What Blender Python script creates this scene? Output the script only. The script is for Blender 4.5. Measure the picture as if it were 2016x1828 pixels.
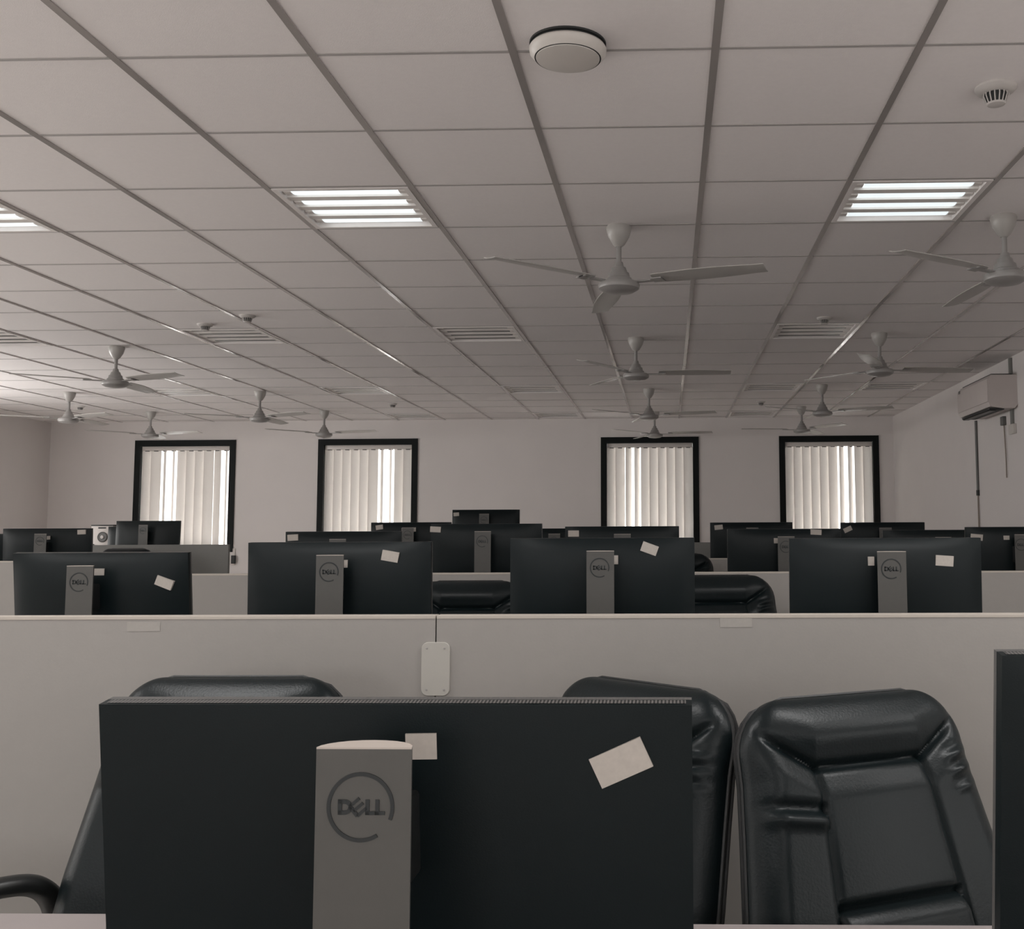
import bpy, bmesh, math, random
from mathutils import Vector, Matrix
random.seed(7)
PI = math.pi
for o in list(bpy.data.objects):
    bpy.data.objects.remove(o)
SC = bpy.context.scene
COL = SC.collection

# ---------------------------------------------------------------- camera
W_PX, H_PX = 2016.0, 1828.0
FPX, CX, CY = 2074.2, 1262.0, 862.3
PITCH, YAW, ROLL = .0865, -.0253, -.0047
EYE, CEIL = 1.36, 2.776
_cy, _sy, _cp, _sp = math.cos(YAW), math.sin(YAW), math.cos(PITCH), math.sin(PITCH)
FWD = Vector((_sy*_cp, _cy*_cp, _sp))
_r = Vector((_cy, -_sy, 0))
_u = _r.cross(FWD)
RIGHT = math.cos(ROLL)*_r + math.sin(ROLL)*_u
UP = -math.sin(ROLL)*_r + math.cos(ROLL)*_u
cam_d = bpy.data.cameras.new('camera')
cam = bpy.data.objects.new('camera', cam_d)
COL.objects.link(cam)
cam_d.sensor_fit = 'HORIZONTAL'
cam_d.sensor_width = 36.0
cam_d.lens = FPX/W_PX*36.0
cam_d.shift_x = (W_PX/2-CX)/W_PX
cam_d.shift_y = (CY-H_PX/2)/W_PX
cam_d.clip_start = .02
m = Matrix((RIGHT, UP, -FWD)).transposed().to_4x4()
m.translation = Vector((0, 0, EYE))
cam.matrix_world = m
SC.camera = cam

def ray(px, py):
    return FWD + (px-CX)/FPX*RIGHT - (py-CY)/FPX*UP
def atY(px, py, Y):
    d = ray(px, py); return Vector((0, 0, EYE)) + d*(Y/d.y)
def atZ(px, py, Z):
    d = ray(px, py); return Vector((0, 0, EYE)) + d*((Z-EYE)/d.z)

# ---------------------------------------------------------------- colour, world, daylight
vs = SC.view_settings
vs.view_transform = 'Standard'
vs.look = 'None'
vs.exposure = .13
vs.gamma = 1.0
vs.use_curve_mapping = False
SC.cycles.use_denoising = True
SC.cycles.max_bounces = 10
SC.cycles.diffuse_bounces = 6
SC.cycles.sample_clamp_indirect = 4.0
wd = bpy.data.worlds.new('overcast_sky')
SC.world = wd
wd.use_nodes = True
bg = wd.node_tree.nodes['Background']
bg.inputs[0].default_value = (1.0, .98, .96, 1)
bg.inputs[1].default_value = .3

WALL_Y, BACK_Y = 13.38, -4.2
WALL_L, WALL_R = -7.98, 2.86
WIN_TOP, WIN_BOT = 2.535, 1.10
# windows of the far wall (outer edges of their dark frames), from the left
WIN = []
for x0, x1 in ((267.5, 465), (627.5, 823), (1183, 1375.5), (1533.5, 1729.5)):
    WIN.append((atY(x0, 867, WALL_Y).x, atY(x1, 867, WALL_Y).x))
ADDED_BACKWIN = [(-6.6, -4.4), (-3.4, -1.2), (-.2, 2.0)]

def area(name, loc, rot, sx, sy, power, col):
    L = bpy.data.lights.new(name, 'AREA')
    L.shape = 'RECTANGLE'; L.size = sx; L.size_y = sy; L.energy = power; L.color = col
    o = bpy.data.objects.new(name, L); COL.objects.link(o)
    o.location = loc; o.rotation_euler = rot
    return o
# daylight outside the blind-covered windows of the far wall, low as from sunlit ground
for k, (a, b) in enumerate(WIN):
    area('window_daylight', ((a+b)/2, WALL_Y+.62, .86), (math.radians(-105), 0, 0), 1.5, .8, 900, (1.0, .98, .95))
# fill through unseen windows added to the wall behind the camera
for k, (a, b) in enumerate(ADDED_BACKWIN):
    area('window_daylight', ((a+b)/2, BACK_Y-.10, 1.75), (math.radians(125), 0, 0), b-a-.16, 1.3, 28, (1.0, .99, .98))
# fill through unseen windows added to the left wall; warm far corner suggests the farthest
LEFTWIN = [(-1.0, 1.4), (3.0, 5.4), (7.4, 10.2)]
for (a, b), pw in zip(LEFTWIN, (36, 95, 100)):
    area('window_daylight', (WALL_L-.10, (a+b)/2, 1.75), (math.radians(105), 0, math.radians(-90)), b-a-.16, 1.3, pw, (1.0, .975, .95))
# fill through one unseen window added to the right wall, nearer than what shows
ADDED_RIGHTWIN = [(-1.4, 1.0)]
for (a, b), pw in zip(ADDED_RIGHTWIN, (24,)):
    area('window_daylight', (WALL_R+.10, (a+b)/2, 1.75), (math.radians(115), 0, math.radians(90)), b-a-.16, 1.3, pw, (1.0, .975, .95))
# unseen lamps added above and behind the camera to light the foreground
for i in (3, 1, -3, -6, -9):
    for j in (-3, -8):
        area('ceiling_lamp', (.1492+.6*i+.3, 3.0064+.6*j+.3, CEIL-.02), (0, 0, 0), .54, .54, (17 if j == -3 else 15)*(.6 if i == 3 else 1), (1.0, .99, .98))

# ---------------------------------------------------------------- materials
def mat(name, col, rough=.6, metal=0.0, var=.05, scale=12.0, bump=0.0, bscale=200.0, emit=0.0, spec=.5, coat=0.0):
    M = bpy.data.materials.new(name)
    M.use_nodes = True
    nt = M.node_tree; N = nt.nodes; L = nt.links
    b = N['Principled BSDF']
    b.inputs['Roughness'].default_value = rough
    b.inputs['Metallic'].default_value = metal
    b.inputs['Specular IOR Level'].default_value = spec
    b.inputs['Coat Weight'].default_value = coat
    tc = N.new('ShaderNodeTexCoord')
    nz = N.new('ShaderNodeTexNoise'); nz.inputs['Scale'].default_value = scale; nz.inputs['Detail'].default_value = 4
    L.new(tc.outputs['Object'], nz.inputs['Vector'])
    mx = N.new('ShaderNodeMix'); mx.data_type = 'RGBA'
    mx.inputs[6].default_value = (*[c*(1-var) for c in col], 1)
    mx.inputs[7].default_value = (*[min(1, c*(1+var)) for c in col], 1)
    L.new(nz.outputs['Fac'], mx.inputs[0])
    L.new(mx.outputs[2], b.inputs['Base Color'])
    if emit:
        L.new(mx.outputs[2], b.inputs['Emission Color'])
        b.inputs['Emission Strength'].default_value = emit
    if bump:
        n2 = N.new('ShaderNodeTexNoise'); n2.inputs['Scale'].default_value = bscale
        L.new(tc.outputs['Object'], n2.inputs['Vector'])
        bp = N.new('ShaderNodeBump'); bp.inputs['Strength'].default_value = bump; bp.inputs['Distance'].default_value = .002
        L.new(n2.outputs['Fac'], bp.inputs['Height'])
        L.new(bp.outputs['Normal'], b.inputs['Normal'])
    return M

MT = {}
MT['ceiling'] = mat('ceiling_tile', (.80, .765, .755), .9, var=.03, scale=60, bump=.25, bscale=300)
MT['tee'] = mat('grid_main_tee', (.40, .37, .355), .15, metal=.25, var=.03, spec=.8)
MT['cross'] = mat('grid_cross_tee', (.40, .38, .37), .7, var=.05)
MT['wall'] = mat('painted_wall', (.70, .665, .65), .85, var=.03, scale=3, bump=.1)
MT['floor'] = mat('floor_tile', (.66, .63, .60), .45, var=.08, scale=2)
MT['wframe'] = mat('dark_window_frame', (.004, .006, .006), .6, var=.1, spec=.2)
MT['laminate'] = mat('beige_laminate', (.27, .255, .239), .5, var=.03, scale=40, bump=.05)
MT['edge'] = mat('pale_edge_band', (.42, .38, .335), .45, var=.03)
MT['greypanel'] = mat('grey_laminate', (.19, .19, .18), .5, var=.05, scale=30)  # far partitions: their backlit shade is put into this darker colour
MT['desk'] = mat('desk_laminate', (.27, .24, .235), .45, var=.03, scale=30)
MT['steel'] = mat('painted_steel', (.30, .29, .28), .4, metal=.3)
MT['mon'] = mat('dark_monitor_plastic', (.0030, .0066, .0076), .42, var=.08, scale=60, bump=.06, bscale=700, spec=.20)
MT['monedge'] = mat('monitor_edge_plastic', (.075, .073, .070), .45)
MT['screen'] = mat('black_screen', (.008, .009, .01), .12)
MT['riser'] = mat('grey_stand_metal', (.066, .064, .059), .45, metal=.1, var=.05, scale=80)
MT['risertop'] = mat('pale_stand_cap', (.42, .37, .33), .5)  # light on the column's top put into a paler colour
MT['logo'] = mat('dark_logo', (.006, .009, .010), .45)
MT['paper'] = mat('paper_label', (.41, .375, .34), .8, var=.12, scale=160)
MT['leather'] = mat('black_leather', (.0038, .0072, .0082), .36, var=.15, scale=25, bump=.16, bscale=260, spec=.22)
MT['leather_d'] = mat('black_leather_shell', (.006, .007, .0075), .5, bump=.1)
MT['black'] = mat('black_plastic', (.012, .013, .013), .35)
MT['chrome'] = mat('chrome', (.5, .5, .5), .2, metal=1)
MT['fan'] = mat('cream_fan_enamel', (.40, .385, .365), .35, var=.04)
MT['fand'] = mat('fan_motor_enamel', (.29, .28, .27), .35, var=.05)
MT['cream'] = mat('cream_plastic', (.58, .55, .515), .4, var=.03)
MT['plate'] = mat('pale_cover_plate', (.37, .355, .325), .45, var=.03)
MT['dark'] = mat('dark_slot', (.02, .022, .022), .6)
MT['detector'] = mat('detector_plastic', (.50, .475, .455), .6)
MT['white'] = mat('white_plastic', (.60, .56, .53), .4)
MT['acwhite'] = mat('off_white_housing', (.56, .51, .49), .4)
MT['fixframe'] = mat('luminaire_enamel', (.80, .76, .74), .4)
MT['fixbar'] = mat('luminaire_reflector', (.80, .76, .73), .35)
MT['tube_on'] = mat('lit_tube', (.84, .92, .95), .4, var=.0, emit=.80)
MT['tube_off'] = mat('unlit_tube_trough', (.06, .062, .06), .3)
MT['clear'] = mat('faded_sticker', (.305, .287, .265), .35, var=.06, scale=200)
MT['conduit'] = mat('grey_conduit', (.13, .13, .125), .5)
MT['cord'] = mat('brown_cord', (.24, .20, .17), .6)
MT['ground'] = mat('outdoor_ground', (.5, .48, .45), .9)

def translucent(name, col, share, thin=.55):
    M = bpy.data.materials.new(name); M.use_nodes = True
    nt = M.node_tree; N = nt.nodes; L = nt.links
    N.clear()
    out = N.new('ShaderNodeOutputMaterial')
    d = N.new('ShaderNodeBsdfDiffuse'); t = N.new('ShaderNodeBsdfTranslucent'); x = N.new('ShaderNodeMixShader')
    tc = N.new('ShaderNodeTexCoord'); nz = N.new('ShaderNodeTexNoise'); nz.inputs['Scale'].default_value = 90
    L.new(tc.outputs['Object'], nz.inputs['Vector'])
    mx = N.new('ShaderNodeMix'); mx.data_type = 'RGBA'
    mx.inputs[6].default_value = (*[c*.96 for c in col], 1); mx.inputs[7].default_value = (*col, 1)
    L.new(nz.outputs['Fac'], mx.inputs[0])
    L.new(mx.outputs[2], d.inputs[0]); L.new(mx.outputs[2], t.inputs[0])
    x.inputs[0].default_value = share
    L.new(d.outputs[0], x.inputs[1]); L.new(t.outputs[0], x.inputs[2]); L.new(x.outputs[0], out.inputs[0])
    return M
MT['slat'] = translucent('cream_blind_fabric', (.66, .625, .59), .15)
MT['pane'] = translucent('frosted_pane', (.92, .92, .92), .85)  # pane made diffusing to soften the daylight behind it

# ---------------------------------------------------------------- helpers
def obj(name, bm, material, parent=None, smooth=True, loc=None, rot=None):
    me = bpy.data.meshes.new(name)
    bmesh.ops.recalc_face_normals(bm, faces=bm.faces)
    bm.to_mesh(me); bm.free()
    if smooth:
        for p in me.polygons: p.use_smooth = True
        me.set_sharp_from_angle(angle=math.radians(38))
    me.materials.append(MT[material] if isinstance(material, str) else material)
    o = bpy.data.objects.new(name, me); COL.objects.link(o)
    if parent: o.parent = parent
    if loc is not None: o.location = loc
    if rot is not None: o.rotation_euler = rot
    return o
def tag(o, label=None, cat=None, group=None, kind=None):
    if label: o['label'] = label
    if cat: o['category'] = cat
    if group: o['group'] = group
    if kind: o['kind'] = kind
    return o
def thing(name, label, cat, loc=(0, 0, 0), rotz=0.0, group=None):
    o = bpy.data.objects.new(name, None); COL.objects.link(o)
    o.empty_display_size = .1
    o.location = loc; o.rotation_euler = (0, 0, rotz)
    return tag(o, label, cat, group)
def struct(name, bm, material, parent=None, smooth=False):
    o = obj(name, bm, material, parent, smooth)
    if not parent: o['kind'] = 'structure'
    return o
def box(bm, x0, x1, y0, y1, z0, z1, bev=0.0):
    r = bmesh.ops.create_cube(bm, size=1.0)
    vs_ = r['verts']
    for v in vs_:
        v.co = Vector((x0+(v.co.x+.5)*(x1-x0), y0+(v.co.y+.5)*(y1-y0), z0+(v.co.z+.5)*(z1-z0)))
    if bev > 0:
        es = list({e for v in vs_ for e in v.link_edges})
        bmesh.ops.bevel(bm, geom=es, offset=bev, segments=2, affect='EDGES', profile=.5)
    return bm
def tube(bm, pts, r, seg=10, flat=1.0):
    pts = [Vector(p) for p in pts]
    rings = []
    prev = None
    for i, p in enumerate(pts):
        d = (pts[min(i+1, len(pts)-1)]-pts[max(i-1, 0)]).normalized()
        if prev is None:
            a = Vector((0, 0, 1)) if abs(d.z) < .9 else Vector((1, 0, 0))
            u = d.cross(a).normalized()
        else:
            u = (prev-d*prev.dot(d)).normalized()
        prev = u
        w = d.cross(u)
        rr = r[i] if isinstance(r, (list, tuple)) else r
        rings.append([bm.verts.new(p+u*math.cos(2*PI*k/seg)*rr+w*math.sin(2*PI*k/seg)*rr*flat) for k in range(seg)])
    for A, B in zip(rings, rings[1:]):
        for k in range(seg):
            bm.faces.new((A[k], A[(k+1) % seg], B[(k+1) % seg], B[k]))
    bm.faces.new(rings[0]); bm.faces.new(rings[-1])
    return bm
def lathe(bm, prof, seg=32, c=(0, 0, 0)):
    rings = []
    for r, z in prof:
        if r < 1e-5:
            rings.append([bm.verts.new((c[0], c[1], c[2]+z))])
        else:
            rings.append([bm.verts.new((c[0]+r*math.cos(2*PI*k/seg), c[1]+r*math.sin(2*PI*k/seg), c[2]+z)) for k in range(seg)])
    for A, B in zip(rings, rings[1:]):
        for k in range(seg):
            a = [A[k % len(A)], A[(k+1) % len(A)], B[(k+1) % len(B)], B[k % len(B)]]
            f = []
            for v in a:
                if v not in f: f.append(v)
            if len(f) > 2: bm.faces.new(f)
    return bm
def smoothpath(pts, n=6):
    P = [Vector(p) for p in pts]; out = []
    for i in range(len(P)-1):
        p0, p1, p2, p3 = P[max(i-1, 0)], P[i], P[i+1], P[min(i+2, len(P)-1)]
        for k in range(n):
            t = k/n
            out.append(.5*((2*p1)+(p2-p0)*t+(2*p0-5*p1+4*p2-p3)*t*t+(3*p1-p0-3*p2+p3)*t**3))
    out.append(P[-1]); return out
B = bmesh.new

# ---------------------------------------------------------------- room shell
struct('floor', box(B(), WALL_L-.2, WALL_R+.2, BACK_Y-.2, WALL_Y+.2, -.1, 0), 'floor')
GX, GY = .1492, 3.0064          # origin of the 0.6 m ceiling grid
def gx(i): return GX+.6*i
def gy(j): return GY+.6*j
LIT = [(1, 2), (-3, 2), (-6, 2)]
UNLIT = [(1, 7), (-3, 7), (-6, 7), (-9, 7), (1, 12), (3, 12), (-3, 12), (-6, 12), (-9, 12), (1, 16), (-3, 16), (-6, 16)]
FIX = set(LIT+UNLIT)
xs = [WALL_L]+[gx(i) for i in range(-13, 5) if WALL_L < gx(i) < WALL_R]+[WALL_R]
ys = [BACK_Y]+[gy(j) for j in range(-12, 18) if BACK_Y < gy(j) < WALL_Y]+[WALL_Y]
bm = B()
vg = {}
for a, x in enumerate(xs):
    for b, y in enumerate(ys):
        vg[a, b] = bm.verts.new((x, y, CEIL))
for a in range(len(xs)-1):
    for b in range(len(ys)-1):
        i = round((xs[a]-GX)/.6); j = round((ys[b]-GY)/.6)
        if (i, j) in FIX and abs(xs[a]-gx(i)) < .01 and abs(ys[b]-gy(j)) < .01: continue
        bm.faces.new((vg[a, b], vg[a, b+1], vg[a+1, b+1], vg[a+1, b]))
struct('ceiling', bm, 'ceiling')
bm = B()
for x in xs[1:-1]: box(bm, x-.012, x+.012, BACK_Y, WALL_Y, CEIL-.004, CEIL+.03)
struct('trim_1', bm, 'tee')
bm = B()
for y in ys[1:-1]:
    for x in xs[:-1]:
        x2 = xs[xs.index(x)+1]
        box(bm, x+.012, x2-.012, y-.007, y+.007, CEIL-.0025, CEIL+.02)
struct('trim_2', bm, 'cross')

def wall_with_windows(name, y0, y1, wins, top, bot):
    bm = B()
    box(bm, WALL_L-.2, WALL_R+.2, y0, y1, 0, bot)
    box(bm, WALL_L-.2, WALL_R+.2, y0, y1, top, CEIL+.1)
    e = WALL_L-.2
    for a, b in wins:
        box(bm, e, a, y0, y1, bot, top); e = b
    box(bm, e, WALL_R+.2, y0, y1, bot, top)
    struct(name, bm, 'wall')
wall_with_windows('wall_far', WALL_Y, WALL_Y+.2, WIN, WIN_TOP, WIN_BOT)
wall_with_windows('wall_back', BACK_Y-.2, BACK_Y, ADDED_BACKWIN, 2.5, 1.0)
bm = B()
box(bm, WALL_L-.2, WALL_L, BACK_Y, WALL_Y, 0, 1.0); box(bm, WALL_L-.2, WALL_L, BACK_Y, WALL_Y, 2.5, CEIL+.1)
e = BACK_Y
for a, b in LEFTWIN:
    box(bm, WALL_L-.2, WALL_L, e, a, 1.0, 2.5); e = b
box(bm, WALL_L-.2, WALL_L, e, WALL_Y, 1.0, 2.5)
struct('wall_left', bm, 'wall')
bm = B()
box(bm, WALL_R, WALL_R+.2, BACK_Y, WALL_Y, 0, 1.0); box(bm, WALL_R, WALL_R+.2, BACK_Y, WALL_Y, 2.5, CEIL+.1)
e = BACK_Y
for a, b in ADDED_RIGHTWIN:
    box(bm, WALL_R, WALL_R+.2, e, a, 1.0, 2.5); e = b
box(bm, WALL_R, WALL_R+.2, e, WALL_Y, 1.0, 2.5)
struct('wall_right', bm, 'wall')
# shallow pier by the left corner and one on the right wall, plain strips of trim at the floor
struct('baseboard_far', box(B(), WALL_L, WALL_R, WALL_Y-.012, WALL_Y, 0, .1), 'greypanel')
struct('baseboard_left', box(B(), WALL_L, WALL_L+.012, BACK_Y, WALL_Y-.012, 0, .1), 'greypanel')
struct('baseboard_right', box(B(), WALL_R-.012, WALL_R, BACK_Y, WALL_Y-.012, 0, .1), 'greypanel')

def frame_bm(a, b, z0, z1, y0, y1, t):
    bm = B()
    box(bm, a, b, y0, y1, z1-t, z1); box(bm, a, b, y0, y1, z0, z0+t)
    box(bm, a, a+t, y0, y1, z0+t, z1-t); box(bm, b-t, b, y0, y1, z0+t, z1-t)
    return bm
where = ['farthest left window, behind the black monitor and the white box', 'second window from the left',
         'third window from the left', 'farthest right window, near the right wall']
blabel = ['cream vertical blind in the leftmost window, narrow bright slits at its right edge',
          'cream vertical blind in the second window from the left, brightest towards its right side',
          'cream vertical blind in the third window from the left, bright slits on its left',
          'cream vertical blind in the rightmost window, beside the right wall']
# brightness pattern: how far each vane is turned open, from left to right
turn = [[17, 16, -56, -58, 16, 15, 18, 20, -30, -62], [15, 14, 17, 15, 14, 16, -62, -66, 20, 22],
        [17, 18, 54, 58, 15, 14, 18, 20, 17, 14], [14, 13, 15, 16, 17, 20, 55, 56, 20, 15]]
for k, (a, b) in enumerate(WIN):
    w = struct('window_%d' % (k+1), frame_bm(a, b, WIN_BOT, WIN_TOP, WALL_Y-.02, WALL_Y+.12, .075), 'wframe')
    tag(w, 'dark framed window of the far wall, '+where[k], 'window')
    obj('window_pane', box(B(), a+.07, b-.07, WALL_Y+.10, WALL_Y+.106, WIN_BOT+.07, WIN_TOP-.07), 'pane', w, False)
    t = thing('vertical_blind', blabel[k], 'blind', ((a+b)/2, WALL_Y+.035, WIN_TOP-.075), 0, 'vertical blinds of the far windows')
    hw = (b-a)/2-.08
    hr = obj('headrail', box(B(), -hw, hw, -.02, .024, -.056, -.003, .003), 'white', t)
    n = 10; pitch = 2*hw/n
    zb, zt = -(WIN_TOP-WIN_BOT-.16), -.050
    for q in range(n):
        cx = -hw+pitch*(q+.5)
        ang = math.radians(turn[k][q])
        half = .0635
        bm = B()
        vv = []
        for z in (zb, zt):
            row = []
            for s in (-1, -.5, 0, .5, 1):
                bow = .006*(1-s*s)
                X = s*half; Y = -bow
                row.append(bm.verts.new((cx+X*math.cos(ang)-Y*math.sin(ang), .01+(X*math.sin(ang)+Y*math.cos(ang))*.75, z)))
            vv.append(row)
        for s in range(4): bm.faces.new((vv[0][s], vv[0][s+1], vv[1][s+1], vv[1][s]))
        vn = obj('vane', bm, 'slat', t)
        obj('carrier', box(B(), cx-.026, cx+.026, -.006, .016, -.064, -.052), 'dark', vn, False)
for k, (a, b) in enumerate(ADDED_BACKWIN):  # frames of the fill windows added behind the camera
    struct('window_%d' % (k+5), frame_bm(a, b, 1.0, 2.5, BACK_Y-.12, BACK_Y+.02, .07), 'wframe')
for k, (a, b) in enumerate(LEFTWIN):  # frames of the windows added to the left wall
    fr = frame_bm(a, b, 1.0, 2.5, -.12, .02, .07)
    for v in fr.verts: v.co = Vector((WALL_L-v.co.y-.1, v.co.x, v.co.z))
    struct('window_%d' % (k+8), fr, 'wframe')
for k, (a, b) in enumerate(ADDED_RIGHTWIN):  # frame of the fill window added to the right wall
    fr = frame_bm(a, b, 1.0, 2.5, -.12, .02, .07)
    for v in fr.verts: v.co = Vector((WALL_R+v.co.y+.1, v.co.x, v.co.z))
    struct('window_%d' % (k+11), fr, 'wframe')

# ---------------------------------------------------------------- ceiling lights
def luminaire(i, j, lit, label):
    t = thing('ceiling_light', label, 'ceiling light', (gx(i)+.3, gy(j)+.3, CEIL), 0,
              'lit four-tube ceiling lights' if lit else 'unlit four-tube ceiling lights')
    h = .286
    fr = frame_bm(-h, h, -h, h, 0, 1, .022)
    for v in fr.verts: v.co = Vector((v.co.x, v.co.z, -.006 + v.co.y*.03))
    obj('frame', fr, 'fixframe', t, False)
    bm = B()
    d = .085
    A = h-.004
    q = [bm.verts.new((sx*A, sy*A, z)) for z in (.002, d) for sx, sy in ((-1, -1), (1, -1), (1, 1), (-1, 1))]
    for a in range(4): bm.faces.new((q[a], q[(a+1) % 4], q[4+(a+1) % 4], q[4+a]))
    bm.faces.new(q[4:])
    obj('housing', bm, 'fixframe', t, False)
    ysp = [-.2025, -.0675, .0675, .2025]
    for y in ysp:
        bm = B()
        L = .225
        seg = 8
        R0, R1 = [], []
        for s in range(seg+1):
            an = PI*s/seg
            R0.append(bm.verts.new((-L, y+.045*math.cos(an), .018-.014*math.sin(an))))
            R1.append(bm.verts.new((L, y+.045*math.cos(an), .018-.014*math.sin(an))))
        for s in range(seg): bm.faces.new((R0[s], R0[s+1], R1[s+1], R1[s]))
        bm.faces.new(R0); bm.faces.new(R1)
        bm.faces.new((R0[0], R0[-1], R1[-1], R1[0]))
        obj('tube', bm, 'tube_on' if lit else 'tube_off', t)
    for y in (-.135, 0, .135):
        bm = B()
        # V-shaped reflector rib between two tubes
        p = [(y-.024, .002), (y+.024, .002), (y+.016, .05), (y-.016, .05)]
        f0 = [bm.verts.new((-A+.018, a, b)) for a, b in p]; f1 = [bm.verts.new((A-.018, a, b)) for a, b in p]
        for s in range(4): bm.faces.new((f0[s], f0[(s+1) % 4], f1[(s+1) % 4], f1[s]))
        bm.faces.new(f0); bm.faces.new(f1)
        obj('reflector_rib', bm, 'fixbar', t, False)
    for y in ysp:
        for sx in (-1, 1): obj('lamp_holder', box(B(), sx*.244-.018, sx*.244+.018, y-.02, y+.02, .004, .06, .004), 'fixbar', t, False)
    return t
luminaire(1, 2, True, 'lit four-tube ceiling light at upper right, above the cream fan cut by the frame')
luminaire(-3, 2, True, 'lit four-tube ceiling light at upper left of centre, whole in view')
luminaire(-6, 2, True, 'lit four-tube ceiling light cut off by the left edge of the photo')
unl = {(1, 7): 'unlit ceiling light with a smoke detector right above it, right of the centre fans',
       (-3, 7): 'faint unlit ceiling light between the two middle rows of fans, left of centre fans',
       (-6, 7): 'unlit ceiling light with dark stripes and a smoke detector at its upper left corner',
       (-9, 7): 'unlit ceiling light at the left edge, left of the left-hand ceiling fan',
       (1, 12): 'unlit ceiling light in the third row, just left of the far right fan',
       (3, 12): 'faint unlit ceiling light in the third row, nearest to the right wall',
       (-3, 12): 'faint unlit ceiling light in the third row, middle of the ceiling',
       (-6, 12): 'unlit striped ceiling light in the third row above the second window',
       (-9, 12): 'shiny unlit ceiling light in the third row, above the leftmost window',
       (1, 16): 'unlit ceiling light in the last row by the far wall, right of the third window',
       (-3, 16): 'unlit ceiling light in the last row by the far wall, left of the third window',
       (-6, 16): 'unlit ceiling light in the last row by the far wall, right of the second window'}
for k, v in unl.items(): luminaire(k[0], k[1], False, v)

# ---------------------------------------------------------------- ceiling fans
def fan_meshes():
    M = {}
    M['canopy'] = lathe(B(), [(0, 0), (.056, 0), (.060, -.012), (.050, -.05), (.028, -.088), (.016, -.098), (0, -.098)], 28)
    M['downrod'] = lathe(B(), [(.012, -.09), (.012, -.205)], 16)
    M['motor_housing'] = lathe(B(), [(0, -.170), (.018, -.172), (.024, -.195), (.032, -.198), (.040, -.222), (.047, -.224), (.052, -.246), (.060, -.250),
                                     (.062, -.262), (.093, -.270), (.098, -.284), (.094, -.298), (.07, -.312), (.03, -.318), (0, -.319)], 40)
    bm = B()
    n = 10; rows = []
    for q in range(n+1):
        t = q/n
        r = .17+t*.53
        hwid = .046+.016*math.sin(PI*min(1, t*1.1)) if t < .97 else .046
        tilt = math.radians(-9)
        row = []
        for s in (-1, -.4, .4, 1):
            z = -.262+s*hwid*math.sin(tilt)-.004*(1-s*s)
            row.append((r, s*hwid*math.cos(tilt), z))
        rows.append(row)
    top = [[bm.verts.new((a, b, c+.003)) for a, b, c in r] for r in rows]
    bot = [[bm.verts.new((a, b, c-.001)) for a, b, c in r] for r in rows]
    for S in (top, bot):
        for q in range(n):
            for s in range(3): bm.faces.new((S[q][s], S[q][s+1], S[q+1][s+1], S[q+1][s]))
    for q in range(n):
        for s in (0, 3): bm.faces.new((top[q][s], top[q+1][s], bot[q+1][s], bot[q][s]))
    for q in (0, n):
        for s in range(3): bm.faces.new((top[q][s], top[q][s+1], bot[q][s+1], bot[q][s]))
    M['blade'] = bm
    bm = B()
    box(bm, .075, .22, -.016, .016, -.274, -.268)
    box(bm, .165, .22, -.036, .036, -.273, -.267)
    M['blade_bracket'] = bm
    out = {}
    for k, b_ in M.items():
        o = obj(k, b_, 'fand' if k in ('motor_housing', 'downrod', 'blade_bracket') else 'fan')
        out[k] = o.data
        bpy.data.objects.remove(o)
    return out
FM = fan_meshes()
def link(name, me, parent, rotz=0.0, loc=(0, 0, 0)):
    o = bpy.data.objects.new(name, me); COL.objects.link(o); o.parent = parent
    o.location = loc; o.rotation_euler = (0, 0, rotz); return o
def fan(px, Y, ang, label):
    p = atY(px, 700, Y)
    t = thing('ceiling_fan', label, 'ceiling fan', (p.x, Y, CEIL), 0, 'three-blade ceiling fans')
    for k in ('canopy', 'downrod', 'motor_housing'): link(k, FM[k], t)
    for q in range(3):
        b_ = link('blade', FM['blade'], t, math.radians(ang+120*q))
        link('blade_bracket', FM['blade_bracket'], b_)
    return t
fan(1219, 4.83, 221, 'nearest ceiling fan of the middle column, right of centre, its cup against the ceiling')
fan(1985, 4.74, 215, 'pale ceiling fan cut off by the right edge, lit by the light beside it')
fan(1252, 7.72, 0, 'second ceiling fan of the middle column, with a dark cup and rod')
fan(1732, 7.62, 250, 'ceiling fan on the right, left of the wall air conditioner')
fan(229, 7.88, 335, 'ceiling fan on the left, the largest one on that side')
fan(1277, 10.56, 343, 'third ceiling fan of the middle column, just above the third window')
fan(1617, 10.36, 335, 'ceiling fan over the rightmost window, the nearer of the two there')
fan(514, 10.51, 330, 'ceiling fan between the two left windows, over the bare wall')
fan(140, 10.47, 330, 'ceiling fan at far left, beside a small smoke detector')
fan(301, 12.23, 345, 'far ceiling fan touching the top of the leftmost window')
fan(641, 12.26, 345, 'far ceiling fan touching the top of the second window from the left')
fan(1288, 12.65, 350, 'farthest ceiling fan of the middle column, right at the top of the third window')
fan(1576, 12.22, 305, 'far ceiling fan at the top left corner of the rightmost window')

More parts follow.
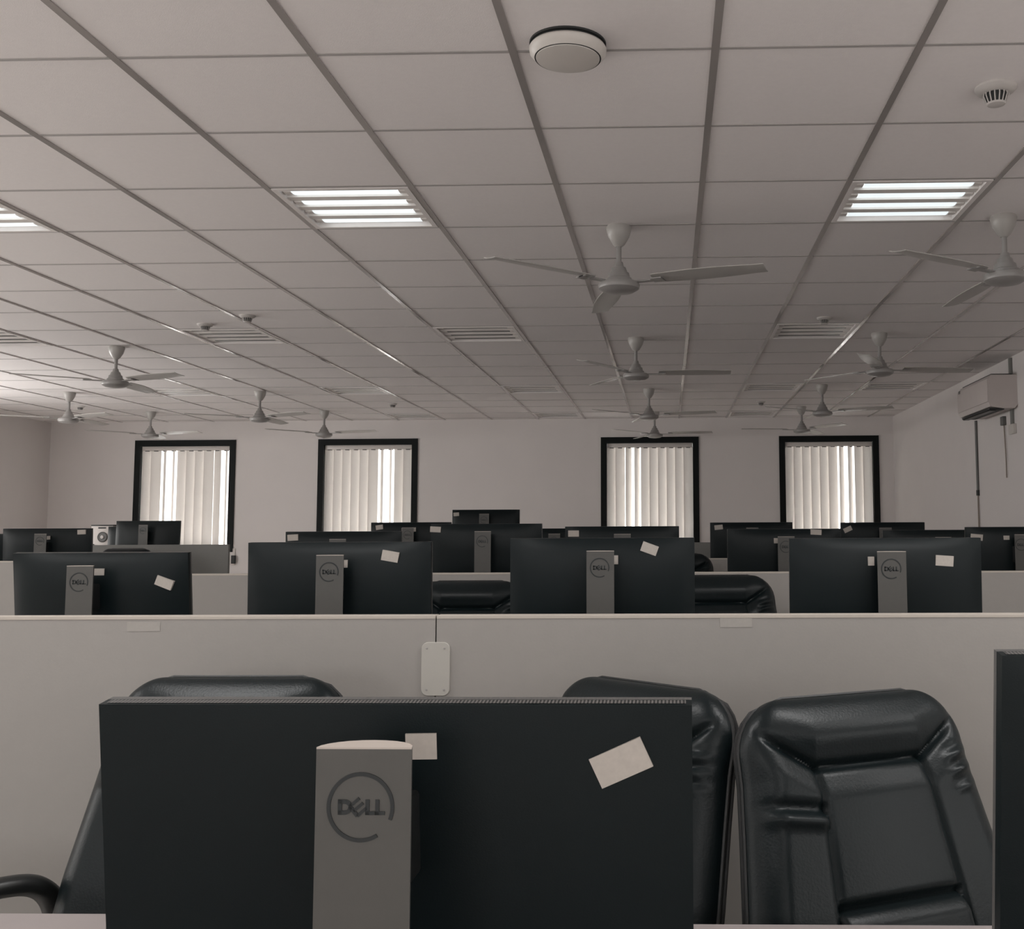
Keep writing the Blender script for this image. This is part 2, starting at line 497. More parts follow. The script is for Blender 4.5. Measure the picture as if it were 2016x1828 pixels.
# ---------------------------------------------------------------- ceiling devices
def smoke(px, py, label, big=False):
    p = atZ(px, py, CEIL)
    t = thing('smoke_detector', label, 'smoke detector', (p.x, p.y, CEIL), 0, None if big else 'small smoke detectors on the ceiling')
    obj('base', lathe(B(), [(0, 0), (.066, 0), (.066, -.006), (.058, -.016), (.043, -.022), (0, -.022)], 32), 'detector', t)
    if not big: t.scale = (.78, .78, .78)
    obj('sensor_chamber', lathe(B(), [(.034, -.02), (.036, -.028), (.028, -.052), (0, -.052)], 24), 'dark', t)
    bm = B()
    for k in range(16):
        a = 2*PI*k/16
        tube(bm, [(.038*math.cos(a), .038*math.sin(a), -.021), (.039*math.cos(a), .039*math.sin(a), -.03), (.030*math.cos(a), .030*math.sin(a), -.054)], .0022, 5)
    lathe(bm, [(0, -.053), (.031, -.053), (.028, -.058), (.012, -.062), (0, -.062)], 24)
    obj('cage', bm, 'detector', t)
    return t
smoke(1960, 172, 'large slotted smoke detector at upper right of the ceiling', True)
smoke(404, 638, 'small dark smoke detector at the corner of the striped left ceiling light')
smoke(1623, 625, 'small smoke detector at the edge of the right unlit ceiling light')
smoke(773, 794, 'small smoke detector near the far wall, right of the second window')
smoke(1498, 790, 'small smoke detector near the far wall, between the two right windows')
smoke(158, 799, 'small smoke detector beside the far left ceiling fan')
smoke(487, 621, 'small flat smoke detector right of and above the striped left ceiling light')
p = atZ(1118, 86, CEIL)
t = thing('access_point', 'round cream disc unit mounted on the ceiling near the top of the photo', 'ceiling device', (p.x, p.y, CEIL))
obj('mount', lathe(B(), [(0, 0), (.112, 0), (.112, -.006), (.104, -.006), (.104, -.014), (0, -.014)], 48), 'dark', t)
obj('seam_ring', lathe(B(), [(.0935, -.0446), (.0970, -.0446), (.0970, -.0454), (.0935, -.0454)], 64), 'dark', t)
obj('outer_ring', lathe(B(), [(0, -.013), (.110, -.013), (.113, -.018), (.111, -.030), (.0975, -.0445), (0, -.0445)], 64), 'cream', t)
obj('cover', lathe(B(), [(0, -.044), (.0935, -.044), (.0925, -.0475), (.07, -.052), (0, -.054)], 64), 'cream', t)
for x in (-.062, .035): obj('clip', box(B(), x, x+.028, .088, .104, -.014, -.001, .002), 'dark', t)

# ---------------------------------------------------------------- partitions and desks
PT = .03
def partition(x0, x1, Y, top, label, material='laminate', cat='partition', seams=()):
    t = thing('partition_panel', label, cat, ((x0+x1)/2, Y, 0), 0, 'desk partitions')
    h = (x1-x0)/2-.0012
    obj('panel', box(B(), -h, h, 0, PT, .06, top-.006), material, t, False)
    obj('edge_band', box(B(), -h, h, -.001, PT+.001, top-.0065, top, .0008), 'edge' if material == 'laminate' else material, t, False)
    for s in (-1, 1):
        obj('foot', box(B(), s*(h-.08)-.03, s*(h-.08)+.03, -.02, PT+.02, 0, .06, .004), 'steel', t)
    return t
SEAM = atY(858.5, 1230, 2.0).x
p1 = partition(SEAM-1.5, SEAM, 2.0, 1.2005, 'beige partition panel, front row, left of the seam with the oblong plate')
p2 = partition(SEAM, SEAM+1.5, 2.0, 1.2005, 'beige partition panel, front row, right of the seam, behind the two right chairs')
partition(-2.2, -.15, 4.0, 1.2, 'beige partition panel of the second row, behind the two left monitors')
partition(-.15, 2.05, 4.0, 1.2, 'beige partition panel of the second row, behind the two right monitors')
partition(-5.6, -2.78, 6.0, 1.197, 'beige partition panel of the third row at the left edge, left of the left monitor')
partition(-2.2, 2.1, 6.0, 1.197, 'beige partition panel of the third row, a scrap seen beside the third-row chair')
gl = atY(450, 1080, 8.0).x
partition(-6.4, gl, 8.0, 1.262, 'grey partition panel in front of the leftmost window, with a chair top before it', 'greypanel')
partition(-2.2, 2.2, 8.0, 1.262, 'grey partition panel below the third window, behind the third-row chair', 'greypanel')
# faded clear stickers on the front partition
for px, par, w in ((283, p1, 66), (1449, p2, 62)):
    c = atY(px, 1233 if px < 800 else 1225, 2.0)
    bm = B(); hw = w/2/FPX*2.0
    hh = .0085
    box(bm, -hw, hw, -.0006, 0, -hh, hh)
    obj('faded_sticker', bm, 'clear', par, False, loc=(c.x-par.location.x, 0, c.z))
c = atY(858, 1316, 2.0)
t = thing('cover_plate', 'pale oblong cover plate with four screws over the front partition seam', 'cover plate', (c.x, 2.0, c.z))
bm = B()
hw, hh, r = .0268, .0495, .012
ring = []
for sx, sz, a0 in ((1, 1, 0), (-1, 1, 90), (-1, -1, 180), (1, -1, 270)):
    for q in range(7):
        a = math.radians(a0+q*15); ring.append((sx*(hw-r)+r*math.cos(a), sz*(hh-r)+r*math.sin(a)))
F = [bm.verts.new((x*.97, -.004, z*.985)) for x, z in ring]; K = [bm.verts.new((x, -.0028, z)) for x, z in ring]; K2 = [bm.verts.new((x, 0, z)) for x, z in ring]
bm.faces.new(F); bm.faces.new(K2)
for P_, Q_ in ((F, K), (K, K2)):
    for q in range(len(ring)): bm.faces.new((P_[q], P_[(q+1) % len(ring)], Q_[(q+1) % len(ring)], Q_[q]))
obj('plate', bm, 'plate', t)
for sx in (-1, 1):
    for sz in (-1, 1):
        obj('screw', lathe(B(), [(0, -.0003), (.0022, -.0003), (.0018, .0008), (0, .001)], 12), 'steel', t, loc=(sx*.0165, -.004, sz*.0385), rot=(math.radians(90), 0, 0))

DZ = .835
def desk(x0, x1, y0, y1, label):
    t = thing('desk', label, 'desk', ((x0+x1)/2, (y0+y1)/2, 0), 0, 'bench desks')
    hx, hy = (x1-x0)/2-.001, (y1-y0)/2
    obj('desktop', box(B(), -hx, hx, -hy, hy, DZ-.025, DZ, .0015), 'desk', t, False)
    for s in (-1, 1):
        for y in (-hy+.06, -hy+.36):
            obj('leg', box(B(), s*(hx-.05)-.025, s*(hx-.05)+.025, y-.025, y+.025, 0, DZ-.025, .003), 'steel', t, False)
    obj('modesty_panel', box(B(), -hx+.08, hx-.08, -hy+.05, -hy+.068, .25, DZ-.025), 'laminate', t, False)
    return t
eL = atZ(100, 1797, DZ).y; eR = atZ(1430, 1818, DZ).y
desk(-2.0, SEAM, .55, eL, 'pale desk in the lower left corner, under the arm of the left chair')
desk(SEAM, 1.5, .55, eR, 'pale desk under the large front monitor, its edge seen at the lower right')
desk(-2.2, -.15, 2.62, 3.54, 'desk behind the front partition carrying the two left second-row monitors')
desk(-.15, 2.05, 2.62, 3.54, 'desk behind the front partition carrying the two right second-row monitors')
desk(-2.2, -.15, 4.62, 5.52, 'desk of the third row below the second window, carrying monitors')
desk(-.15, 2.25, 4.62, 5.52, 'desk of the third row towards the right wall, carrying monitors')
desk(-5.6, -2.78, 6.55, 7.46, 'desk of the fourth row at the left edge, carrying two dark monitors')
desk(-2.2, 2.1, 6.55, 7.46, 'desk of the fourth row right of the aisle, carrying monitors')
desk(-6.4, gl, 8.45, 9.6, 'desk behind the left grey partition, carrying the white box')
desk(-2.2, 2.2, 8.35, 9.6, 'desk behind the right grey partition, carrying one black monitor')

# ---------------------------------------------------------------- monitors
def stroke(bm, pts, w, y0=0.0, d=.0007):
    """a flat ribbon in the x-z plane, slightly thick"""
    pts = [Vector((p[0], 0, p[1])) for p in pts]
    L, R = [], []
    for i, p in enumerate(pts):
        a, b_ = pts[max(i-1, 0)], pts[min(i+1, len(pts)-1)]
        dr = (b_-a).normalized(); nrm = Vector((-dr.z, 0, dr.x))
        L.append(p+nrm*w/2); R.append(p-nrm*w/2)
    fl = [[bm.verts.new((q.x, y0-d, q.z)) for q in S] for S in (L, R)]
    bk = [[bm.verts.new((q.x, y0, q.z)) for q in S] for S in (L, R)]
    for i in range(len(pts)-1):
        bm.faces.new((fl[0][i], fl[0][i+1], fl[1][i+1], fl[1][i]))
        bm.faces.new((fl[0][i], fl[0][i+1], bk[0][i+1], bk[0][i]))
        bm.faces.new((fl[1][i], fl[1][i+1], bk[1][i+1], bk[1][i]))
    for i in (0, -1): bm.faces.new((fl[0][i], fl[1][i], bk[1][i], bk[0][i]))
def logo_bm(R):
    bm = B()
    w = R*.115
    arc = [(R*math.cos(math.radians(a)), R*math.sin(math.radians(a))) for a in range(-22, 303, 6)]
    stroke(bm, arc, w)
    s = R; lw = s*.125
    zb, zt = -.23*s, .23*s
    # D
    stroke(bm, [(-.64*s, zb), (-.64*s, zt)], lw)
    stroke(bm, [(-.70*s, zt-lw/2)]+[(-.50*s+.19*s*math.cos(math.radians(a)), (.23*s-lw/2)*math.sin(math.radians(a))) for a in range(90, -91, -15)]+[(-.70*s, zb+lw/2)], lw)
    # E, tilted
    ca, sa = math.cos(math.radians(40)), math.sin(math.radians(40))
    def rt(x, z): return (-.07*s+x*ca-z*sa, z*ca*1.0+x*sa)
    h = .185*s
    stroke(bm, [rt(-h, -h*1.05), rt(-h, h*1.05)], lw*.95)
    for z in (-h, 0, h): stroke(bm, [rt(-h, z), rt(h*1.05, z)], lw*.8)
    # L L
    for x in (.22, .53):
        stroke(bm, [(x*s, zb), (x*s, zt)], lw)
        stroke(bm, [(x*s-lw/2, zb+lw*.42), (x*s+.235*s, zb+lw*.42)], lw*.85)
    return bm
MON_H = .312
VENT = mat('vent_strip', (.12, .112, .105), .5)
_n, _l = VENT.node_tree.nodes, VENT.node_tree.links
_tc = _n.new('ShaderNodeTexCoord'); _w = _n.new('ShaderNodeTexWave'); _w.inputs['Scale'].default_value = 95
_ra = _n.new('ShaderNodeMapRange'); _ra.inputs[1].default_value = .45; _ra.inputs[2].default_value = .6
_mx = _n.new('ShaderNodeMix'); _mx.data_type = 'RGBA'; _mx.inputs[6].default_value = (.008, .009, .009, 1); _mx.inputs[7].default_value = (.11, .104, .098, 1)
_l.new(_tc.outputs['Object'], _w.inputs['Vector']); _l.new(_w.outputs['Fac'], _ra.inputs[0]); _l.new(_ra.outputs[0], _mx.inputs[0])
_l.new(_mx.outputs[2], _n['Principled BSDF'].inputs['Base Color'])
def monitor(pl, pr, py, Y, label, yaw=0.0, W=None, tilt=6.0, gap=.035, logo=True, swell=.030, stickers=(), stand=True, Hm=MON_H, roff=0.0, capm=True, rw=.0785):
    """pl, pr: left and right edge in the photo at depth Y; py: top edge"""
    a, b_ = atY(pl, py, Y), atY(pr, py, Y)
    w = W or (b_.x-a.x)
    cx = (a.x+b_.x)/2 if W is None else (a.x+W/2 if pl is not None else 0)
    top = (a.z+b_.z)/2
    t = thing('computer_monitor', label, 'monitor', (cx, Y, DZ), yaw, 'dark computer monitors seen from behind')
    T = math.radians(tilt)
    hz = top-DZ-.0                      # height of the top edge above the desk
    def tp(x, y, z):                 # z measured down from the top edge, y away from the viewer, in the tilted panel
        yy, zz = y, -z
        return (x, yy*math.cos(T)+z*math.sin(T), hz-z*math.cos(T)+yy*math.sin(T))
    hw = w/2; TH = .020
    # rear housing: thin rim with a shallow swelling towards the middle
    bm = B(); NX, NZ = 28, 20
    def back(u, v):
        fu = max(0, 1-abs(u)**3.5); fv = max(0, 1-abs(v)**3.0)
        return .004+swell*(fu*fv)**.75
    g = [[bm.verts.new(tp(hw*(2*i/NX-1), -back(2*i/NX-1, 2*j/NZ-1), Hm*j/NZ)) for i in range(NX+1)] for j in range(NZ+1)]
    for j in range(NZ):
        for i in range(NX): bm.faces.new((g[j][i], g[j][i+1], g[j+1][i+1], g[j+1][i]))
    rim = [[bm.verts.new(tp(x, TH-.008, z)) for x, z in ((-hw, 0), (hw, 0), (hw, Hm), (-hw, Hm))]]
    q = rim[0]
    bm.faces.new(q)
    bm.faces.new([g[0][i] for i in range(NX+1)]+[q[1], q[0]])
    bm.faces.new([g[NZ][i] for i in range(NX+1)]+[q[2], q[3]])
    bm.faces.new([g[j][0] for j in range(NZ+1)]+[q[3], q[0]])
    bm.faces.new([g[j][NX] for j in range(NZ+1)]+[q[2], q[1]])
    obj('rear_housing', bm, 'mon', t)
    bm = B()
    vv = [bm.verts.new(tp(x, y, z)) for y in (TH-.008, TH) for x, z in ((-hw, 0), (hw, 0), (hw, Hm), (-hw, Hm))]
    for s in range(4): bm.faces.new((vv[s], vv[(s+1) % 4], vv[4+(s+1) % 4], vv[4+s]))
    bm.faces.new(vv[:4]); bm.faces.new(vv[4:])
    obj('front_bezel', bm, 'monedge', t, False)
    bm = B()
    bm.faces.new([bm.verts.new(tp(x, y, -.0005)) for x, y in ((-hw*.98, -.001), (hw*.98, -.001), (hw*.98, TH-.011), (-hw*.98, TH-.011))])
    obj('vent_strip', bm, VENT, t, False)
    bm = B()
    vv = [bm.verts.new(tp(x, TH+.0004, z)) for x, z in ((-hw+.008, .008), (hw-.008, .008), (hw-.008, Hm-.02), (-hw+.008, Hm-.02))]
    bm.faces.new(vv); obj('screen', bm, 'screen', t, False)
    # stand: flat-faced column with a rounded inner side, arm to the panel, plate on the desk
    rt_, yb = hz-gap, -.088
    if stand:
        bm = B()
        hr = rw/2
        sec = [(-hr, 0), (hr, 0)]+[(hr*math.cos(PI*q/12), .030*math.sin(PI*q/12)) for q in range(1, 12)]
        lo = [bm.verts.new((roff+x, yb+y, .012)) for x, y in sec]; hi = [bm.verts.new((roff+x, yb+y, rt_-.0015)) for x, y in sec]
        for s in range(len(sec)): bm.faces.new((lo[s], lo[(s+1) % len(sec)], hi[(s+1) % len(sec)], hi[s]))
        bm.faces.new(lo); bm.faces.new(hi)
        rs = obj('stand_column', bm, 'riser', t)
        bm = B()
        lo = [bm.verts.new((roff+x, yb+y, rt_-.0015)) for x, y in sec]; hi = [bm.verts.new((roff+x, yb+y, rt_)) for x, y in sec]
        for s in range(len(sec)): bm.faces.new((lo[s], lo[(s+1) % len(sec)], hi[(s+1) % len(sec)], hi[s]))
        bm.faces.new(lo); bm.faces.new(hi)
        obj('column_cap', bm, 'risertop' if capm else 'riser', rs, False)  # thin top slice, painted as if catching the light
        bm = B(); box(bm, roff-.024, roff+.024, yb+.028, .03, rt_-.13, rt_-.055, .004)
        obj('tilt_arm', bm, 'black', t)
        bm = B(); box(bm, roff-.115, roff+.115, yb-.045, .10, 0, .012, .004)
        obj('stand_base', bm, 'riser', t)
        if logo:
            obj('logo', logo_bm(.0262), 'logo', rs, False, loc=(roff-.002, yb-.0002, rt_-.0475))
    for sx, sz, sw, sh, an in stickers:      # centre from the panel's centre and from its top edge, size, turn
        a_ = math.radians(an); bm = B(); f = []
        for x, z in ((-sw/2, sh/2), (sw/2, sh/2), (sw/2, -sh/2), (-sw/2, -sh/2)):
            X, Z = x*math.cos(a_)-z*math.sin(a_), x*math.sin(a_)+z*math.cos(a_)
            yy = -back(max(-1, min(1, (sx+X)/hw)), 2*(sz-Z)/Hm-1)
            f.append((sx+X, yy, sz-Z))
        ym = min(min(q_[1] for q_ in f), -back(max(-1, min(1, sx/hw)), 2*sz/Hm-1))-.0010
        A_ = [bm.verts.new(tp(q_[0], ym, q_[2])) for q_ in f]; C_ = [bm.verts.new(tp(*q_)) for q_ in f]
        bm.faces.new(A_); bm.faces.new(C_)
        for s in range(4): bm.faces.new((A_[s], A_[(s+1) % 4], C_[(s+1) % 4], C_[s]))
        obj('paper_sticker', bm, 'paper', t, False)
    return t
def stk(pl, pr, top, Y, x, y, w, h, an=0):
    """sticker given by its centre and size in the photo"""
    k = Y/FPX
    return ((x-(pl+pr)/2)*k, (y-top)*k, w*k, h*k, an)
def mon_px(pl, pr, py, Y, label, st=(), **kw):
    return monitor(pl, pr, py, Y, label, stickers=[stk(pl, pr, py, Y, *s) for s in st], **kw)
# front row
mon_px(196, 1362, 1384, .960, 'largest dark monitor, in the foreground, seen from behind with a grey stand',
       [(836, 1463, 60, 50, 1), (1222, 1494, 108, 62, 24)], yaw=math.radians(-.6), tilt=7.5, gap=.021, swell=.005)
mon_px(1970, 3090, 1287, .985, 'dark monitor cut off by the right edge of the photo, beside the right chair', tilt=7.5)
# second row, just behind the front partition
mon_px(27, 371, 1088, 3.13, 'second-row monitor at far left with a white strip beside its stand',
       [(197, 1123, 36, 13, 0), (333, 1145, 34, 19, -22)], tilt=7, roff=-.012)
mon_px(490, 849, 1067, 3.07, 'second-row monitor left of centre, below the second window',
       [(683, 1108, 17, 15, 0), (774, 1094, 33, 20, -10)], tilt=2)
mon_px(1005, 1367, 1059, 3.09, 'second-row monitor right of centre, below the third window',
       [(1210, 1100, 16, 17, 0), (1279, 1079, 32, 19, -20)], tilt=2)
mon_px(1554, 1930, 1059, 3.0, 'second-row monitor at right, below the rightmost window',
       [(1711, 1102, 12, 17, 0), (1852, 1102, 34, 20, -4)], tilt=2)
# third row
mon_px(848, 1067, 1031, 5.09, 'third-row monitor in the centre, seen between the two middle second-row monitors',
       [(858, 1041, 21, 11, -3), (961, 1057, 10, 10, 0)], tilt=3, yaw=math.radians(-1))
mon_px(563, 790, 1046, 5.0, 'third-row monitor peeking over the left-of-centre monitor, sticker at its left end',
       [(578, 1057, 21, 12, 3)], tilt=3)
mon_px(1113, 1337, 1036, 5.0, 'third-row monitor peeking over the right-of-centre monitor, in front of the third window',
       [(1130, 1049, 21, 12, 0)], tilt=3, yaw=math.radians(3))
mon_px(1432, 1655, 1041, 5.05, 'third-row monitor right of the second-row chair, small square sticker by its stand',
       [(1527, 1063, 9, 10, 0), (1605, 1047, 21, 10, -3)], tilt=3)
mon_px(1738, 1958, 1043, 5.36, 'low third-row monitor between the rightmost window and the right edge monitor', [], tilt=3)
mon_px(1901, 2095, 1037, 5.08, 'third-row monitor cut by the right edge, with two small stickers',
       [(1922, 1056, 22, 12, -5), (1978, 1057, 11, 8, 0)], tilt=3, rw=.062)
# fourth row
mon_px(731, 888, 1028, 7.06, 'far monitor in front of the second window, wide white label on its stand',
       [(748, 1037, 14, 9, 8), (807, 1042, 28, 8, 2)], tilt=3, capm=True)  # second entry: pale strip across the top of the stand
mon_px(1398, 1560, 1028, 6.9, 'far monitor between the two right windows, sticker at its top left',
       [(1415, 1037, 16, 9, 6)], tilt=2)
mon_px(1655, 1820, 1028, 6.8, 'far monitor right of the rightmost window, with a tilted sticker',
       [(1669, 1041, 16, 9, 25)], tilt=2)
mon_px(1016, 1172, 1040, 7.1, 'far monitor mostly hidden behind the centre monitor, right of it', [], tilt=2)
mon_px(10, 178, 1040, 6.95, 'far monitor left of the white box, with two small stickers',
       [(163, 1047, 16, 9, 2), (98, 1058, 12, 7, 4)], tilt=3, yaw=math.radians(3.5))
mon_px(-160, 9, 1051, 7.1, 'far monitor sliver at the very left edge of the photo', [], tilt=3)
# last row
mon_px(891, 1023, 1003, 8.45, 'black far monitor standing highest, between the two middle windows', [(899, 1012, 11, 7, 4)], tilt=-2)
mon_px(230, 355, 1025, 8.9, 'black far monitor in front of the leftmost window', [], tilt=-2)
mon_px(214, 331, 1036, 9.15, 'black monitor behind the one at the leftmost window, beside the white box', [], tilt=-2)

# ---------------------------------------------------------------- white box with round grille
c0, c1 = atY(180, 1034, 9.3), atY(223, 1034, 9.3)
t = thing('equipment_box', 'small white box with a round grey face, left of the leftmost window', 'box', ((c0.x+c1.x)/2, 9.3, DZ))
hb = (c1.x-c0.x)/2; ht = c0.z-DZ
obj('body', box(B(), -hb, hb, 0, .2, 0, ht, .006), 'white', t)
obj('lid', box(B(), -hb-.002, hb+.002, -.003, .203, ht-.005, ht+.006, .002), 'dark', t)
rr = .047; zc = ht-.103
obj('round_face', lathe(B(), [(0, 0), (rr, 0), (rr, -.004), (rr*.85, -.010), (rr*.8, -.006), (0, -.006)], 32), 'conduit', t, loc=(.006, 0, zc), rot=(math.radians(-90), 0, 0))
obj('centre_cap', lathe(B(), [(0, 0), (rr*.36, 0), (rr*.3, -.006), (0, -.007)], 20), 'white', t, loc=(.006, -.008, zc), rot=(math.radians(-90), 0, 0))
obj('handle_slot', box(B(), -.035, .035, -.002, .0, ht-.028, ht-.016), 'dark', t, False)
for sx in (-1, 1): obj('foot_clip', box(B(), sx*(hb-.02)-.012, sx*(hb-.02)+.012, -.004, 0, ht-.175, ht-.165), 'dark', t, False)

# ---------------------------------------------------------------- office chairs
TB = .62; LEAN = math.radians(19); SLN, CLN = math.sin(LEAN), math.cos(LEAN)
def lerp(x, P):
    for (a, fa), (b_, fb) in zip(P, P[1:]):
        if x <= b_: return fa+(fb-fa)*max(0, (x-a))/(b_-a)
    return P[-1][1]
def hwid(t):
    h = lerp(t, [(0, .230), (.06, .238), (.2, .240), (.3, .232), (.42, .214), (.50, .203), (.62, .198)])
    r = .085
    if t > TB-r:
        e = min(r, t-(TB-r)); h -= r-math.sqrt(max(0, r*r-e*e))
    if t < .05:
        e = .05-t; h -= .05-math.sqrt(.05**2-e*e)
    return h
def bp(s, t, n):
    return Vector((s, .12+t*SLN-n*CLN, .50+t*CLN+n*SLN))
def sstep(x): x = max(0, min(1, x)); return x*x*(3-2*x)
HB, HC = TB-.108, TB-.050       # headrest bottom seam, headrest side corners
def hline(u):                    # lower edge of the headrest along u
    a = abs(u)
    return HB if a < .47 else HB+(HC-HB)*(a-.47)/.46 if a < .93 else HC+(a-.93)*.3
def gauss(d, w): return math.exp(-(d/w)**2)
def front(u, t):
    h = hwid(t); s = u*h
    d1, d2 = max(1e-5, (1-abs(u))*h), max(1e-5, TB-t)
    e = min((d1**-2.5+d2**-2.5)**-.4, t+.02)
    x = min(1, e/.045)
    n = .042*math.sqrt(max(0, 1-(1-x)**2))
    soft = sstep(e/.05)
    dh = t-hline(u)
    if dh > 0:                                                    # headrest pillow
        n += .026*sstep(dh/.075)*sstep((TB-t)/.085)*sstep(e/.085)
    pa = abs(u)-.47
    seam = gauss(dh, .0075)*.011
    if dh < 0:
        seam += gauss(pa*h, .0050)*.0045                             # panel side seams
        if pa < 0:
            k = TB-.302                                           # lumbar crease
            if t < k: n += .012+.012*sstep((k-t)/.03)
            else: n += .012*soft*sstep(-dh/.05)
            seam += gauss(t-k, .007)*.012
            n += .004*(1-(u/.47)**2)
        else:                                                     # side bolsters with folds
            n += .012*soft*sstep(-dh/.05)
            if u < 0:
                n += -.009*gauss(t-(TB-.160-.03*(u+.7)), .009)*soft+.009*gauss(t-(TB-.178-.03*(u+.7)), .010)*soft
            else:
                for kk, am in ((.100, .004), (.124, .006), (.150, .004)):
                    n += (-am*gauss(t-(TB-kk+.05*(u-.75)), .0065)+am*gauss(t-(TB-kk-.011+.05*(u-.75)), .0065))*sstep((u-.6)/.2)*soft
    return n-seam*soft
def chair_meshes():
    NU, NT = 120, 200
    ts = []
    for k in range(NT+1):
        x = k/NT
        ts.append(TB*(1-(1-x)**1.45))
    us = [math.sin(PI/2*(2*i/NU-1))*.6+.4*(2*i/NU-1) for i in range(NU+1)]
    head, rest, shell = B(), B(), B()
    pts = [[bp(u*hwid(t), t, front(u, t)) for u in us] for t in ts]
    vh, vr = {}, {}
    for j in range(NT):
        for i in range(NU):
            tc_, uc = (ts[j]+ts[j+1])/2, (us[i]+us[i+1])/2
            bm_, V = (head, vh) if tc_ > hline(uc) else (rest, vr)
            f = []
            for a, b_ in ((j, i), (j, i+1), (j+1, i+1), (j+1, i)):
                if (a, b_) not in V: V[a, b_] = bm_.verts.new(pts[a][b_])
                f.append(V[a, b_])
            bm_.faces.new(f)
    NS, NR = 60, 90
    S = []
    for j in range(NR+1):
        t = TB*(1-(1-j/NR)**1.45); row = []
        for i in range(NS+1):
            u = math.sin(PI/2*(2*i/NS-1))*.6+.4*(2*i/NS-1); h = hwid(t); d1, d2 = max(1e-5, (1-abs(u))*h), max(1e-5, TB-t); e = min((d1**-2.5+d2**-2.5)**-.4, t+.02)
            row.append(shell.verts.new(bp(u*h, t, .003-.038*math.sqrt(max(0, 1-(1-min(1, e/.05))**2)))))
        S.append(row)
    for j in range(NR):
        for i in range(NS): shell.faces.new((S[j][i], S[j][i+1], S[j+1][i+1], S[j+1][i]))
    pip = B()
    for off in (.004, -.010):
        path = [bp(-hwid(TB*k/40)*(1 if off > 0 else .99), TB*k/40, off) for k in range(6, 41)]
        path += [bp(hwid(TB*k/40)*(1 if off > 0 else .99), TB*k/40, off) for k in range(40, 5, -1)]
        tube(pip, path, .0032, 6)
    M = {'headrest': (head, 'leather'), 'backrest': (rest, 'leather'), 'back_shell': (shell, 'leather_d'), 'piping': (pip, 'leather_d')}
    bm = B(); box(bm, -.195, .195, -.17, .155, .405, .50, .035)
    M['seat'] = (bm, 'leather')
    bm = B(); box(bm, -.10, .10, -.12, .12, .375, .41, .008)
    box(bm, -.035, .035, .10, .186, .385, .40); box(bm, -.035, .035, .174, .186, .39, .60)
    M['tilt_mechanism'] = (bm, 'black')
    bm = B()
    for s in (-1, 1):
        pass
    out = {}
    for k, (b_, m_) in M.items():
        o = obj(k, b_, m_); out[k] = o.data; bpy.data.objects.remove(o)
    for s, nm in ((-1, 'armL'), (1, 'armR')):
        bm = B()
        path = smoothpath([(s*.225, .20, .58), (s*.248, .225, .67), (s*.254, .225, .735), (s*.268, .195, .775), (s*.295, .145, .789), (s*.340, .09, .784), (s*.390, .055, .755)], 8)
        rad = [.016]*len(path); rad[-1] = .008; rad[-2] = .013
        tube(bm, path, rad, 12, 1.25)
        o = obj('armrest', bm, 'black'); out[nm] = o.data; bpy.data.objects.remove(o)
    bm = B(); lathe(bm, [(.026, .09), (.026, .24), (.018, .24), (.018, .39)], 18)
    o = obj('gas_lift', bm, 'black'); out['gas_lift'] = o.data; bpy.data.objects.remove(o)
    bm = B()
    lathe(bm, [(0, .07), (.045, .07), (.045, .12), (.03, .13), (0, .13)], 24)
    for k in range(5):
        a = 2*PI*k/5+.3
        tube(bm, [(.03*math.cos(a), .03*math.sin(a), .105), (.13*math.cos(a), .13*math.sin(a), .095), (.225*math.cos(a), .225*math.sin(a), .078)], [.022, .018, .014], 8)
    o = obj('star_base', bm, 'black'); out['star_base'] = o.data; bpy.data.objects.remove(o)
    bm = B()
    for x in (-.018, .018):
        tube(bm, [(x-.009, 0, .026), (x+.009, 0, .026)], .026, 16)
    box(bm, -.008, .008, -.008, .008, .03, .074)
    o = obj('caster', bm, 'black'); out['caster'] = o.data; bpy.data.objects.remove(o)
    return out
CM = chair_meshes()
def chair(px, py, Y, rot, label, arms=False):
    """px, py: middle of the top edge of the back, at depth Y"""
    p = atY(px, py, Y)
    r = math.radians(rot)
    off = .12+TB*SLN
    t = thing('office_chair', label, 'chair', (p.x+math.sin(r)*off, p.y-math.cos(r)*off, 0), r, 'black leather office chairs')
    dz = p.z-(.50+TB*CLN+.006)
    for k in ('headrest', 'backrest', 'back_shell', 'piping', 'seat', 'tilt_mechanism'): link(k, CM[k], t, 0, (0, 0, dz))
    if arms:
        for k in ('armL', 'armR'): link('armrest', CM[k], t, 0, (0, 0, dz))
    g_ = link('gas_lift', CM['gas_lift'], t); g_.scale.z = 1.0
    g_.location.z = max(0, dz)*.5
    sb = link('star_base', CM['star_base'], t)
    for k in range(5):
        a = 2*PI*k/5+.3
        link('caster', CM['caster'], sb, a+.6*k, (.22*math.cos(a), .22*math.sin(a), 0))
    return t
chair(472, 1326, 1.84, 0, 'black leather office chair behind the large monitor, at left, with a curved arm', True)
chair(1281, 1339, 1.82, -42, 'black leather office chair turned left, between the large monitor and the right chair')
chair(1654, 1360, 1.71, 25, 'black leather office chair in the lower right, its padded front fully visible')
chair(927, 1141, 3.80, 0, 'black leather chair between the two middle second-row monitors')
chair(1410, 1130, 3.80, 5, 'black leather chair between the right-of-centre and right second-row monitors')
chair(1330, 1088, 5.80, 0, 'black chair of the third row, mostly hidden behind the right-of-centre monitor')
chair(252, 1078, 7.76, 0, 'far black chair, only its top seen before the left grey partition')

